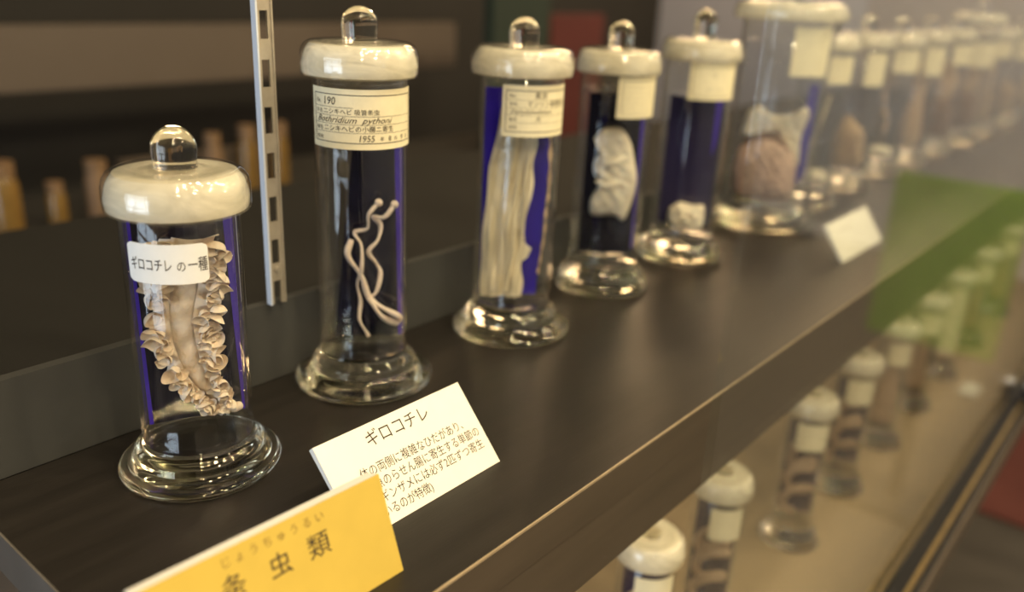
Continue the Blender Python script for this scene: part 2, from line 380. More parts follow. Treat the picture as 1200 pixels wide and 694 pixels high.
def make_jar(label, x, y, z=0.0, r=.0335, rb=.053, rl=.042, hl=.23, hk=.277, kr=.0127, level=None, seg=72, group=None, name='specimen_jar', fz=0.86):
    j = thing(name, label, 'jar', (x, y, z), group)
    wall = .0024; lv = level if level else hl-.006
    f0 = .0330*fz
    MB().lathe([(r, f0-.0015*fz), (r, .06), (r*.997, hl*.5), (r, hl+.010), (r-wall*.5, hl+.0115), (r-wall, hl+.010), (r-wall, .05), (r-wall, f0+.0015), (r-wall*.6, f0+.0001)], seg).build('wall', 'glass', j)
    MB().lathe(foot_profile(r, rb, fz), seg, wob=0.004).build('foot', 'solid', j)
    ri = r-wall-.0003
    MB().lathe([(0, f0+.0002), (ri*.9, f0+.0010), (ri, f0+.0028), (ri, lv), (ri*.98, lv-.0008), (ri*.9, lv-.0014), (0, lv-.0015)], seg).build('liquid', 'liquid', j)
    lp = lid_profile(r, rl, hl, kr)
    ld = MB().lathe(lid_under(r, hl)+lp, seg, wob=0.003).build('lid', 'glass', j)
    core = [(a-(.0009 if b < hl+.012 else .0022)*(1 if a > r*1.1 else .3), max(hl+.0012, b-(.0014 if b > hl+.018 else 0))) for a, b in lp[1:-3]]
    core = [(r*1.045, hl+.0115)]+core+[(kr*.6, hl+.0216), (0, hl+.0214)]
    MB().lathe([(0, hl+.0203), (r*.9, hl+.0200), (r*1.02, hl+.0170)]+core, seg, wob=0.003).build('milky_core', OPALK, ld)
    MB().lathe(knob_profile(kr, hl+.0240, hk), 48).build('knob', 'solid', ld)
    return j
def print_frame(fn, x0, y0, x1, y1, t, segs=24):
    """thin printed rectangle and rules as flat strips mapped by fn"""
    V, Fc = [], []
    def strip(xa, ya, xb, yb):
        n = len(V); k = segs if abs(xb-xa) > abs(yb-ya) else 1
        for i in range(k+1):
            xx = xa+(xb-xa)*i/k; V.append(fn(xx, ya)); V.append(fn(xx, yb))
        for i in range(k): a = n+2*i; Fc.append((a, a+2, a+3, a+1))
    strip(x0, y0, x1, y0+t); strip(x0, y1-t, x1, y1); strip(x0, y0, x0+t, y1); strip(x1-t, y0, x1, y1)
    return V, Fc, strip
def add_print(lab, V, Fc, extra_me, material='ink', name='label_print'):
    me = bpy.data.meshes.new(name)
    v = [tuple(p) for p in V]; f = list(Fc)
    if extra_me:
        n = len(v); v += [tuple(q.co) for q in extra_me.vertices]; f += [tuple(i+n for i in p.vertices) for p in extra_me.polygons]
    me.from_pydata(v, [], f); me.update(); me.materials.append(M[material]); return link(name, me, lab)

def az_to_c(a_cam, off_deg):      # viewer azimuth (from +y towards +x) plus offset -> angle about z from +x
    az = a_cam+math.radians(off_deg); return pi/2-az

JARS = [  # x, y, r, rb, rl, hl, hk, level
    (0.2480, 0.4500, .0336, .0498, .0406, .1685, .2154, .1655),
    (0.4044, 0.4723, .0333, .0539, .0412, .2333, .2798, .2300),
    (0.5673, 0.4575, .0350, .0542, .0430, .2275, .2735, .2240),
    (0.7292, 0.4671, .0365, .0506, .0419, .2206, .2693, .2054),
    (0.8850, 0.4602, .0386, .0492, .0446, .2281, .2815, .1916)]
JL = ['short squat glass jar holding the frilly cream worm, nearest to the yellow card',
      'tall glass jar labelled No. 190 with thin pale strands inside',
      'glass jar filled with a long pale folded membrane on a blue plate',
      'glass jar holding one lumpy white piece before a navy plate',
      'glass jar with a small pale lump at its bottom, beside the large jar']
jars = []
for (x, y, r, rb, rl, hl, hk, lv), lb in zip(JARS, JL):
    jars.append(make_jar(lb, x, y, 0, r, rb, rl, hl, hk, .0126, lv, group='glass specimen jars on the black shelf', fz=.70 if hl < .2 else .86))

def mapper(c, rad):
    # flat x grows to the reader's right = decreasing world angle seen from outside is handled by sign
    return lambda X, Y: (rad*math.cos(c+X/rad), rad*math.sin(c+X/rad), Y)
# --- jar 1 label
def label_of(i, off_l, off_r, z0, z1, **k):
    x, y, r = JARS[i][:3]; a = math.atan2(-x, -y)
    # offsets are degrees to the reader's left (+) / right (-) of the viewer direction
    cl, cr = az_to_c(a, off_l), az_to_c(a, off_r)
    c = (cl+cr)/2; hwid = abs(cr-cl)/2
    return label_patch(jars[i], r, c, hwid, z0, z1, **k), c, hwid, r+.0008
lab, c, hwid, rad = label_of(0, 57, -22, .1330, .1560, matn='paper_white', round_=.003)
mp1 = mapper(c, rad)
tm = text_mesh('label_print', [('ギロコチレ', -.0212, .1412, .0082, 'LEFT', .62), ('の', .0062, .1410, .0070, 'LEFT', .75), ('一種', .0122, .1408, .0092, 'LEFT', .60)], mp1, 'ink')
link('label_print', tm, lab)
# --- jar 2 label
lab, c, hwid, rad = label_of(1, 70, -84, .1868, .2272)
mp2 = mapper(c, rad); W = hwid*rad
z0, z1 = .1868, .2272
V, Fc, strip = print_frame(mp2, -W+.004, z0+.0042, W-.005, z1-.0036, .0005)
for k, zz in enumerate((.2148, .2092, .2036, .1980)):
    strip(-W+.004, zz, (W-.005) if k else -W*.2, zz+.00022)
tm = text_mesh('t', [('No.', -W+.0065, .2172, .0042, 'LEFT', .8), ('190', -W+.0135, .2165, .0074, 'LEFT', .95, .1),
    ('学名', -W+.0060, .2108, .0030, 'LEFT', 1.2), ('ニシキヘビ 吸管条虫', -W+.0140, .2106, .0042, 'LEFT', 1.05),
    ('Bothridium  pythoni', -W+.0070, .2047, .0060, 'LEFT', 1.15, .45),
    ('宿名', -W+.0060, .1994, .0030, 'LEFT', 1.2), ('ニシキヘビの小腸ニ寄生', -W+.0140, .1992, .0045, 'LEFT', 1.05),
    ('採地', -W+.0060, .1930, .0030, 'LEFT', 1.2), ('1955', -W*.14, .1924, .0062, 'LEFT', .95, .15), ('年', W*.20, .1930, .0032, 'LEFT', 1), ('8', W*.34, .1926, .0050, 'LEFT', 1), ('月', W*.45, .1930, .0030, 'LEFT', 1),
    ('9', W*.60, .1926, .0050, 'LEFT', 1), ('日', W*.72, .1930, .0030, 'LEFT', 1)], mp2, 'ink', 2)
add_print(lab, V, Fc, tm)
# --- jar 3 label
lab, c, hwid, rad = label_of(2, 25, -88, .1812, .2225)
mp3 = mapper(c, rad); W = hwid*rad
V, Fc, strip = print_frame(mp3, -W+.003, .1812+.004, W-.004, .2225-.004, .0006)
for zz in (.2110, .2045, .1985, .1925): strip(-W+.003, zz, W-.004, zz+.0002)
tm = text_mesh('t', [('No.', -W+.006, .2130, .0038, 'LEFT'), ('東京', -W*.25, .2125, .0060, 'LEFT'), ('学名', -W+.006, .2066, .0030, 'LEFT', 1.2), ('マンソン裂頭条虫', -W*.42, .2062, .0052, 'LEFT'),
    ('Diphyllobothrium', -W+.007, .2000, .0050, 'LEFT', 1, .4), ('宿名', -W+.006, .1944, .0030, 'LEFT', 1.2), ('犬', -W*.2, .1940, .0050, 'LEFT'), ('採地', -W+.006, .1880, .0030, 'LEFT', 1.2)], mp3, 'ink', 2)
add_print(lab, V, Fc, tm, 'ink_grey')
# --- jars 4, 5 labels
lab, c, hwid, rad = label_of(3, -2, -112, .1815, .2200)
mp4 = mapper(c, rad); W = hwid*rad
V, Fc, strip = print_frame(mp4, -W+.004, .1855, W-.004, .2165, .0005)
for k in range(1, 6): strip(-W+.004, .1855+.005*k, W-.004, .1855+.005*k+.0003)
add_print(lab, V, Fc, None, 'ink_grey')
lab, c, hwid, rad = label_of(4, 15, -75, .1885, .2275)
mp5 = mapper(c, rad); W = hwid*rad
V, Fc, strip = print_frame(mp5, -W+.004, .1925, W-.004, .2240, .0004)
tm = text_mesh('t', [('二', -W*.2, .2130, .0055, 'LEFT'), ('一 ・ 一', -W*.4, .1980, .0055, 'LEFT')], mp5, 'ink', 2)
add_print(lab, V, Fc, tm, 'ink_grey')

# ================================================================== specimens inside the jars
def local(x, y):
    n, u, a = jar_frame(x, y)
    return lambda U, Z, D=0.0: u*U+Vector((0, 0, Z))+n*D     # D: towards the viewer's side
def specimen(name, label, x, y, group=None, z=0.0, cat='specimen'):
    return thing(name, label, cat, (x, y, z+.030), group)
def sub(fn):   # specimen empties sit on the jar's inner floor
    return lambda U, Z, D=0.0: fn(U, Z-.030, D)
def plate(root, P, poly, matn, edge=None, d=-.009, ew=.003, strips=()):
    pl = MB().prism(poly, P, d, d-.0014).build('backing_plate', matn, root, False)
    for sp in strips:
        tag(MB().prism(sp, P, d+.0004, d-.0018).build('plate_edge_glow', edge, pl, False), 'violet blue plate edge with painted glow')
    return pl

# 1: frilly ribbon worm
x, y = JARS[0][:2]; P = sub(local(x, y))
sp = specimen('frilled_worm', 'cream worm with ruffled margins hanging in the short jar', x, y)
cl = catmull([(.0022, .150, 0), (.0010, .136, 0), (-.0008, .1232, 0), (-.0045, .1018, 0), (-.0035, .083, 0), (.0010, .0635, 0), (.0090, .0480, 0), (.0160, .0395, 0), (.0195, .0370, 0)], 12)
nc = len(cl)
hws = [.0170, .0205, .0215, .0185, .0170, .0135, .0075, .0045, .0030]
def lerp_list(ls, t):
    t = t*(len(ls)-1); i = min(int(t), len(ls)-2); return ls[i]+(ls[i+1]-ls[i])*(t-i)
def cl_at(t):
    f = t*(nc-1); i = min(int(f), nc-2); p = cl[i].lerp(cl[i+1], f-i); d = (cl[i+1]-cl[i]).normalized(); return p, Vector((d.y, -d.x, 0))*-1
def body_fn(a, b):
    p, nn = cl_at(b); w2 = lerp_list(hws, b)*.48; s2 = 2*a-1
    q = p+nn*(s2*w2); return P(q.x, q.y, .0035*(1-s2*s2)+.0008*math.sin(b*60+s2*2))
MB().grid(body_fn, 16, 140).build('body', 'worm', sp)
for side in (-1, 1):
    def ruf(a, b, side=side):
        p, nn = cl_at(b); w2 = lerp_list(hws, b)
        nf = 11.5+side
        ph = b*2*pi*nf+1.1*math.sin(b*19+side)+.6*math.sin(b*47)+side
        ph2 = b*2*pi*27+2.0*math.sin(b*15+side*2)
        grow = a**1.1; k = 1.0 if b < .72 else max(.35, 1-(b-.72)*2.4)
        lat = w2*(.36+.56*a)+grow*w2*(.10*math.sin(ph*.5+1)+.05*math.sin(ph2))
        dd = p-cl_at(max(0, b-.01))[0]
        t = dd.normalized() if dd.length > 1e-7 else Vector((0, -1, 0))
        along = (.0046*math.cos(ph+.9)+.0012*math.cos(ph2))*grow*k
        q = p+nn*(side*lat)+t*along
        return P(q.x, q.y, .0030+(.0058*math.sin(ph)+.0016*math.sin(ph2))*grow*k)
    MB().grid(ruf, 14, 520).build('ruffle', 'worm', sp)
rl_ = random.Random(11)
for side in (-1, 1):
    mb = MB()
    for row, (s0, sz) in enumerate(((.70, .0046), (1.00, .0056))):
        nl = 24-4*row
        for i in range(nl):
            b = .01+.86*(i+rl_.random()*.6)/nl; p, nn = cl_at(b); w2 = lerp_list(hws, b)
            k = sz*(1.0 if b < .7 else max(.45, 1-(b-.7)*2.0))*(.75+.5*rl_.random())
            t = Vector((nn.y, -nn.x, 0)); cen = p+nn*(side*w2*(s0-.12+.16*rl_.random()))
            tx, ty = rl_.uniform(-.9, .9), rl_.uniform(-.5, .9); ph = rl_.random()*6.28; nw = rl_.choice((2, 3))
            def lobe(a, c_, cen=cen, k=k, tx=tx, ty=ty, ph=ph, nw=nw, nn=nn, t=t, row=row):
                th = a*2*pi; rr = c_*k*(1+.07*c_*math.sin(nw*th+ph))
                X, Y = rr*math.cos(th), rr*math.sin(th)*.72
                D = k*(.95*c_**3+.20*c_*c_*math.sin(nw*th+ph+.8))-k*.2
                X2, D2 = X*math.cos(tx)+D*math.sin(tx), -X*math.sin(tx)+D*math.cos(tx)
                Y2, D3 = Y*math.cos(ty)+D2*math.sin(ty), -Y*math.sin(ty)+D2*math.cos(ty)
                q = cen+nn*(side*X2)+t*Y2
                return P(q.x, q.y, .0060-.0015*row+D3)
            mb.grid(lobe, 24, 7)
    mb.build('frill', 'worm', sp)
tip = catmull([(.0150, .0410, 0), (.0195, .0375, 0), (.0235, .0372, 0), (.0268, .0388, 0)], 6)
MB().tube([P(q.x, q.y, .003) for q in tip], [.0035]*6+[.0033]*6+[.0029]*4+[.0026, .0022, .0012], 12).build('tail', 'worm', sp)
def knot(a, b):
    th, ph = a*2*pi, b*pi; rr = .0052*(1+.22*math.sin(5*th+2*math.sin(3*ph)))
    return P(.0165+rr*math.sin(ph)*math.cos(th)*1.3, .0385+rr*math.cos(ph)*.8, .003+rr*math.sin(ph)*math.sin(th))
MB().grid(knot, 28, 14).build('tail_knot', 'worm', sp)
plate(sp, P, [(-.0290, .164), (.0290, .164), (.0285, .0295), (-.0285, .0265)], 'navy', 'violet', -.0085,
      strips=([(-.0293, .164), (-.0275, .164), (-.0266, .0265), (-.0290, .0265)], [(.0235, .164), (.0293, .164), (.0290, .0295), (.0275, .0295)]  ))

# 2: thin strands
x, y = JARS[1][:2]; P = sub(local(x, y))
sp = specimen('strand_worms', 'thin pale tangled worm strands floating in the tall labelled jar', x, y)
A = [(.0121,.1422),(.0047,.1338),(.0036,.1223),(-.0058,.1185),(-.001,.1094),(-.0013,.0909),(-.0045,.0776),(-.0022,.064),(-.0032,.0502),(.0035,.0361)]
B = [(.0238,.1402),(.0164,.1313),(.0078,.1305),(.0134,.1236),(.0113,.1132),(.0043,.1041),(.0099,.0935),(.0131,.0854),(.0097,.072),(.0034,.0666)]
Cc = [(-.0083,.1146),(-.011,.1029),(-.0014,.0856),(.0039,.068),(.0135,.0609),(.0255,.0538),(.0275,.0489),(.0239,.0463),(.0134,.054),(.0039,.068)]
for pts, r0, dd in ((A, .00135, .003), (B, .00155, .000), (Cc, .0021, .005)):
    q = catmull([(a, b, dd+.003*math.sin(i*1.7)) for i, (a, b) in enumerate(pts)], 8)
    rr = [r0*(1+.25*math.sin(i*.35)) for i in range(len(q))]
    s0 = MB().tube([P(a.x, a.y, a.z) for a in q], rr, 10, nrm=Vector((0, 1, 0))).build('strand', 'strand', sp)
    if pts is not Cc:
        h = q[0]; MB().tube([P(h.x+k*.0017, h.y+.0006*k, h.z) for k in (-1.6, -1, 0, 1, 1.6)], [.0008, .0026, .0031, .0026, .0008], 12).build('head', 'strand', sp)
plate(sp, P, [(-.002, .222), (.0295, .222), (.0290, .0315), (-.0225, .0310)], 'navy', 'violet', -.0085,
      strips=([(.0235, .222), (.0298, .222), (.0293, .0315), (.0270, .0315)],))

# 3: long folded membrane
x, y = JARS[2][:2]; P = sub(local(x, y))
sp = specimen('folded_membrane', 'long pale folded membrane draped over the blue plate in its jar', x, y)
Lf = [(-.0135, .2065), (-.0158, .1993), (-.0242, .1519), (-.0276, .1056), (-.0290, .0607), (-.0288, .0315)]
Rf = [(.0150, .2065), (.0149, .1717), (.0138, .1386), (.0087, .0917), (.0085, .0600), (.0090, .0315)]
def mem(a, b):
    l = (lerp_list([p[0] for p in Lf], b), lerp_list([p[1] for p in Lf], b)); r_ = (lerp_list([p[0] for p in Rf], b), lerp_list([p[1] for p in Rf], b))
    U = l[0]+(r_[0]-l[0])*a; Z = l[1]+(r_[1]-l[1])*a
    d = .0016*math.sin(a*13+2*math.sin(b*5))+.0006*math.sin(a*31+b*13)+.0010*math.sin(b*21+a*4)
    U += .0012*math.sin(b*26+a*3)*(1 if a > .8 else .4)
    lim = math.sqrt(max(0, .0315**2-U*U))
    return P(U, Z, min(.006+d, lim-.001))
MB().grid(mem, 60, 110).build('sheet', 'membrane', sp)
for k, (u0, d0) in enumerate(((-.010, .010), (-.001, .011), (.006, .0095))):
    q = catmull([(u0+.006-.010*t+.0015*math.sin(t*9+k), .188-.150*t, d0+.001*math.sin(t*11+k*2)) for t in (0, .15, .3, .45, .6, .75, .9, 1)], 6)
    MB().tube([P(a.x, a.y, a.z) for a in q], [.0019*(.7+.3*math.sin(i*.5+k)) for i in range(len(q))], 10, .55, nrm=Vector((0, 1, 0))).build('fold', 'membrane', sp)
flap = [(.009, .083), (.0155, .078), (.0125, .070), (.008, .066)]
MB().prism(flap, P, .006, .0048).build('flap', 'membrane', sp, False)
q = catmull([(.0262, .185, 0), (.0272, .160, 0), (.0278, .1302, 0), (.0262, .11, 0), (.0262, .0926, 0), (.0240, .07, 0), (.0225, .055, 0)], 8)
MB().tube([P(a.x, a.y, .004+.002*math.sin(i*.8)) for i, a in enumerate(q)], [.0028*(.75+.35*math.sin(i*1.1)) for i in range(len(q))], 10, .5, nrm=Vector((0, 1, 0))).build('side_strip', 'brown_flesh', sp)
plate(sp, P, [(-.0305, .2155), (.0300, .2155), (.0215, .0315), (-.0300, .0315)], 'cobalt', d=-.004)

# 4: lumpy white piece
def blob(P, outline, depth, matn, parent, name='body', lump=.12, nseg=64, d0=.004, seed=1):
    rnd = random.Random(seed); q = catmull([(a, b, 0) for a, b in outline+outline[:1]], 6)[:-1]
    cx = sum(p.x for p in q)/len(q); cz = sum(p.y for p in q)/len(q); m = len(q); nr = 10
    mb = MB(); rows = []
    for sgn in (1, -1):
        rows = []
        for k in range(nr+1):
            t = k/nr
            if k == nr: rows.append([len(mb.v)]); mb.v.append(tuple(P(cx, cz, d0+sgn*depth))); continue
            row = []
            for i, p in enumerate(q):
                s2 = 1-t; U = cx+(p.x-cx)*s2; Z = cz+(p.y-cz)*s2
                h = depth*math.sqrt(max(0, 1-s2**2.6))*(1+lump*math.sin(U*420+seed)*math.cos(Z*330+2*seed)+lump*.6*math.sin(Z*760+U*300))
                row.append(len(mb.v)); mb.v.append(tuple(P(U, Z, d0+sgn*h)))
            rows.append(row)
        for A_, B_ in zip(rows, rows[1:]):
            for i in range(m):
                j = (i+1) % m
                mb.f.append((A_[i], A_[j], B_[0]) if len(B_) == 1 else (A_[i], A_[j], B_[j], B_[i]))
    import bmesh
    o = mb.build(name, matn, parent)
    bm = bmesh.new(); bm.from_mesh(o.data); bmesh.ops.remove_doubles(bm, verts=bm.verts, dist=1e-6); bmesh.ops.recalc_face_normals(bm, faces=bm.faces); bm.to_mesh(o.data); bm.free()
    return o
x, y = JARS[3][:2]; P = sub(local(x, y))
sp = specimen('lumpy_tissue', 'lumpy white piece of tissue floating before the navy plate', x, y)
out4 = [(-.0185, .1557), (-.0099, .1655), (.0075, .167), (.0182, .1540), (.0230, .1380), (.0275, .1189), (.0262, .1002), (.0187, .0730), (.0080, .0775), (-.0090, .0760), (-.0165, .0780), (-.0175, .0918), (-.0095, .1111), (-.0162, .1200), (-.0170, .1320), (-.0120, .1428)]
blob(P, out4, .009, 'white_flesh', sp, lump=.16, seed=3)
for zz, k in ((.137, 0), (.114, 1)):
    q = catmull([(-.013, zz, .008), (-.004, zz-.004, .0125), (.006, zz-.001, .0128), (.019, zz+.005, .008)], 6)
    MB().tube([P(a.x, a.y, a.z) for a in q], [.0045*math.sin(pi*(i+1)/(len(q)+1))**.5 for i in range(len(q))], 12, .6).build('fold', 'white_flesh', sp)
plate(sp, P, [(-.0265, .199), (.0305, .199), (.0300, .0335), (-.0265, .0315)], 'navy', 'violet', -.0095, strips=([(.0265, .199), (.0308, .199), (.0302, .0400), (.0285, .0400)],))
# 5: small lump at the bottom
x, y = JARS[4][:2]; P = sub(local(x, y))
sp = specimen('pale_lump', 'small pale lump resting on the floor of its jar beside the large jar', x, y)
blob(P, [(-.016, .060), (-.004, .0675), (.010, .0645), (.022, .066), (.0245, .052), (.022, .0375), (.006, .0355), (-.012, .0365), (-.0175, .047)], .014, 'white_flesh', sp, lump=.25, d0=.006, seed=5)
plate(sp, P, [(-.0290, .187), (.0325, .187), (.0310, .0385), (-.0290, .0375)], 'indigo', 'violet', -.0095, strips=([(.0225, .187), (.0300, .187), (.0275, .135), (.0240, .120)],))

# ================================================================== far jars on the black shelf
FAR = [  # x, y, r, rb, rl, hl, hk, level, label, spec
    (1.108, .457, .058, .067, .071, .2700, .330, .245, 'largest glass jar with wide lid, holding a pinkish rounded mass', 'shell'),
    (1.270, .460, .036, .050, .044, .2280, .274, .20, 'blurred jar directly beyond the largest jar, with a pale stalk inside', 'stalk'),
    (1.430, .462, .037, .050, .045, .2280, .276, .20, 'second blurred jar beyond the largest jar, with a mottled brown lump', 'mottled'),
    (1.600, .460, .036, .049, .044, .2260, .272, .20, 'third blurred jar beyond the largest jar, with a thin hanging strip', 'strip'),
    (1.770, .460, .037, .049, .045, .2280, .274, .20, 'fourth blurred jar beyond the largest jar, with an orange tan column', 'column'),
    (1.950, .460, .038, .050, .046, .2300, .276, .20, 'fifth blurred jar beyond the largest jar, with a dark brown mass', 'dark'),
    (2.150, .460, .046, .056, .056, .2600, .310, .22, 'tall wide blurred jar near the far end of the shelf', 'dark'),
    (2.350, .460, .040, .050, .048, .2250, .272, .20, 'blurred jar just past the tall wide one near the shelf end', 'column'),
    (2.600, .460, .040, .050, .048, .2250, .272, .20, 'blurred jar with tan contents, last but one at the shelf end', 'mottled'),
    (2.880, .460, .042, .052, .050, .2300, .276, .20, 'farthest blurred jar at the very end of the black shelf', 'column')]
def far_label(j, x, y, r, off_l, off_r, z0, z1):
    a = math.atan2(-x, -y); cl_, cr_ = az_to_c(a, off_l), az_to_c(a, off_r)
    return label_patch(j, r, (cl_+cr_)/2, abs(cr_-cl_)/2, z0, z1)
def coil(P, parent, z0, z1, amp, loops, r0, matn='coil_flesh', name='coil', ph=0.0):
    pts = []
    n = loops*22
    for i in range(n+1):
        t = i/n; th = t*loops*2*pi+ph
        pts.append((amp*math.sin(th), z0+(z1-z0)*t+.45*(z1-z0)/loops*math.sin(th*1.0+1.2)*.9, .006*math.cos(th)))
    return MB().tube([P(a, b, c_) for a, b, c_ in pts], r0, 10, .6).build(name, matn, parent)
SPL = dict(shell='pinkish rounded mass with frilly cream crown inside the largest jar', stalk='thin pale stalk with a white block at its foot, in the jar beyond the largest',
           mottled='mottled tan lump inside a blurred jar', strip='thin tan strip hanging inside the third blurred jar', column='orange tan column of tissue inside a blurred jar', dark='dark brown mass with tan top inside a blurred jar')
for k, (x, y, r, rb, rl, hl, hk, lv, lb, kind) in enumerate(FAR):
    j = make_jar(lb, x, y, 0, r, rb, rl, hl, hk, .0135 if k else .017, lv, 48 if k < 4 else 36, group='glass specimen jars on the black shelf')
    big = k == 0
    if big: far_label(j, x, y, r, -8, -62, .205, .264)
    else: far_label(j, x, y, r, 5-(k % 3)*8, -70-(k % 2)*10, .172+(k % 2)*.012, .222)
    P = sub(local(x, y)); sl = SPL[kind]
    if kind in ('mottled', 'column', 'dark'): sl = sl.replace('a blurred jar', ('the jar that is ' if False else 'the ')+['', '', 'second', '', 'fourth', 'fifth', 'sixth', 'seventh', 'eighth', 'ninth'][k]+' jar beyond the largest')
    sp = specimen('tissue_specimen', sl, x, y, 'specimens in the far jars')
    if kind == 'shell':
        blob(P, [(-.046, .075), (-.040, .105), (-.018, .124), (.012, .120), (.030, .100), (.036, .070), (.030, .042), (-.010, .036), (-.040, .042)], .026, 'pink_flesh', sp, lump=.10, d0=.012, seed=4)
        blob(P, [(-.036, .152), (-.022, .158), (-.005, .148), (.022, .152), (.036, .162), (.042, .150), (.036, .120), (.038, .085), (.028, .080), (.022, .115), (.0, .128), (-.026, .128), (-.042, .118)], .010, 'white_flesh', sp, 'crown', lump=.3, d0=-.012, seed=6)
        MB().tube([P(a.x, a.y, a.z) for a in catmull([(-.034, .108, .018), (-.018, .122, .022), (.006, .122, .022), (.022, .106, .020)], 6)], .004, 10).build('dark_rim', 'dark_flesh', sp)
        plate(sp, P, [(.038, .19), (.049, .19), (.049, .07), (.030, .045), (.030, .06)], 'cobalt', d=-.018)
    elif kind == 'stalk':
        q = catmull([(.012, .165, 0), (.006, .13, .002), (-.002, .095, 0), (-.006, .068, 0)], 6)
        MB().tube([P(a.x, a.y, a.z) for a in q], .0028, 8).build('stalk', 'membrane', sp)
        MB().tube([P(-.011+.0025*i, .064, 0) for i in range(5)], [.002, .0055, .006, .0055, .002], 10).build('stalk_end', 'membrane', sp)
        blob(P, [(-.020, .052), (.0, .056), (.024, .054), (.025, .037), (.0, .035), (-.022, .037)], .012, 'white_flesh', sp, 'block', seed=8)
    elif kind == 'mottled':
        blob(P, [(-.018, .108), (-.006, .122), (.008, .110), (.022, .098), (.026, .070), (.024, .040), (.0, .035), (-.024, .040), (-.026, .075)], .016, 'brown_flesh', sp, lump=.3, seed=9+k)
    elif kind == 'strip':
        q = catmull([(-.004, .185, 0), (-.008, .15, .002), (-.004, .12, 0), (.004, .10, 0), (.002, .07, 0)], 6)
        MB().tube([P(a.x, a.y, a.z) for a in q], [.0055*(.7+.3*math.sin(i)) for i in range(len(q))], 8, .4).build('strip', 'brown_flesh', sp)
        blob(P, [(-.018, .050), (.0, .056), (.020, .050), (.022, .037), (.0, .035), (-.020, .037)], .012, 'white_flesh', sp, 'block', seed=11)
    elif kind == 'column':
        blob(P, [(-.012, .19), (.006, .196), (.016, .17), (.014, .12), (.020, .07), (.016, .038), (-.014, .038), (-.020, .08), (-.010, .13)], .012, 'coil_flesh', sp, lump=.25, seed=12+k)
    else:
        blob(P, [(-.028, .10), (-.012, .118), (.012, .114), (.028, .096), (.030, .06), (.026, .038), (.0, .035), (-.026, .038), (-.031, .066)], .018, 'dark_flesh', sp, lump=.2, seed=15+k)
        blob(P, [(-.022, .165), (-.005, .19), (.014, .182), (.026, .15), (.018, .115), (-.010, .112)], .012, 'coil_flesh', sp, 'crown', lump=.3, seed=17+k)

# ================================================================== jars on the lower shelf
LOW = [(.455, 'label'), (.615, 'bare'), (.765, 'coil'), (1.02, 'coil'), (1.20, 'coil'), (1.386, 'column'), (1.57, 'column'), (1.76, 'white'), (1.98, 'column'), (2.25, 'column')]
ordn = ['nearest', 'second', 'third', 'fourth', 'fifth', 'sixth', 'seventh', 'eighth', 'ninth', 'tenth']
desc = dict(label='white lid barely showing', bare='a broad paper label below its lid', coil='a tan coiled worm', column='a tan column', white='a tall white label strip')
for k, (x, kind) in enumerate(LOW):
    if k == 0: continue
    y = .313; r = .0285
    j = make_jar('lower shelf jar with %s, %s from the left' % (desc[kind], ordn[k-1]), x, y, -.40, r, .040, .0345, .1960, .222, .0105, .180, 40, 'small jars on the lower shelf', name='small_specimen_jar')
    a = math.atan2(-x, -y)
    if kind == 'white': far_label(j, x, y, r, 20, -55, .05, .19)
    else: far_label(j, x, y, r, 25-(k % 3)*6, -60, .150, .188)
    P = sub(local(x, y)); sp = specimen('preserved_worm', 'tan preserved worm inside the %s small jar on the lower shelf' % ordn[k-1], x, y, 'specimens in the small lower jars', -.40)
    if kind in ('coil', 'bare'):
        c1 = coil(P, sp, .050, .150, .0165, 3, .0058, ph=k)
        coil(P, sp, .058, .140, .0150, 2, .0052, ph=k+2.2)
    else:
        blob(P, [(-.010, .15), (.008, .155), (.015, .12), (.018, .07), (.014, .038), (-.014, .038), (-.018, .08), (-.012, .12)], .010, 'coil_flesh', sp, lump=.3, seed=30+k)
    if k in (1, 2, 3, 4): plate(sp, P, [(-.0220, .172), (.0225, .172), (.0220, .0385), (-.0220, .0375)], 'indigo', d=-.0115)

# ================================================================== caption cards
def card(name, label, br, width, length, tilt, thick, face_mat, yaw=0.0):
    """slab reclining on its lower edge; br = front lower right corner on the shelf"""
    root = thing(name, label, 'caption card', (br[0], br[1], 0.0)); root.rotation_euler = (0, 0, yaw)
    c_, s_ = math.cos(tilt), math.sin(tilt)
    def fn(X, T, D=0.0): return (X, T*c_+D*s_, T*s_-D*c_+.0001)     # D: behind the face
    lift = thick*c_
    def fnl(X, T, D=0.0): q = fn(X, T, D); return (q[0], q[1], q[2])
    mb = MB(); v = []
    for D in (0.0006, thick):
        for X, T in ((-width, 0), (0, 0), (0, length), (-width, length)):
            p = fn(X, T, D); v.append((p[0], p[1], max(p[2], 0.0002)))
    mb.add(v, [(0, 1, 2, 3), (7, 6, 5, 4), (0, 4, 5, 1), (1, 5, 6, 2), (2, 6, 7, 3), (3, 7, 4, 0)]); mb.build('foam_board', 'foam', root, False)
    mb = MB(); v = []
    for D in (0.0, 0.0006):
        for X, T in ((-width, 0.0002), (0, 0.0002), (0, length), (-width, length)): p = fn(X, T, D); v.append((p[0], p[1], max(p[2], .0001)))
    mb.add(v, [(0, 1, 2, 3), (7, 6, 5, 4), (0, 4, 5, 1), (1, 5, 6, 2), (2, 6, 7, 3), (3, 7, 4, 0)]); mb.build('face_sheet', face_mat, root, False)
    # wedge prop behind the board
    pz = length*.7
    a, b = fn(0, pz, thick), fn(0, .2*length, thick)
    mb = MB(); x0, x1 = -width*.62, -width*.38
    tri = [(b[1], .0002), (a[1], a[2]), (a[1]+.004, .0002)]
    mb.add([(x0, p, q) for p, q in tri]+[(x1, p, q) for p, q in tri], [(0, 1, 2), (5, 4, 3), (0, 3, 4, 1), (1, 4, 5, 2), (2, 5, 3, 0)]); mb.build('prop', 'foam', root, False)
    return root, lambda X, T: fn(X, T, -.00015)
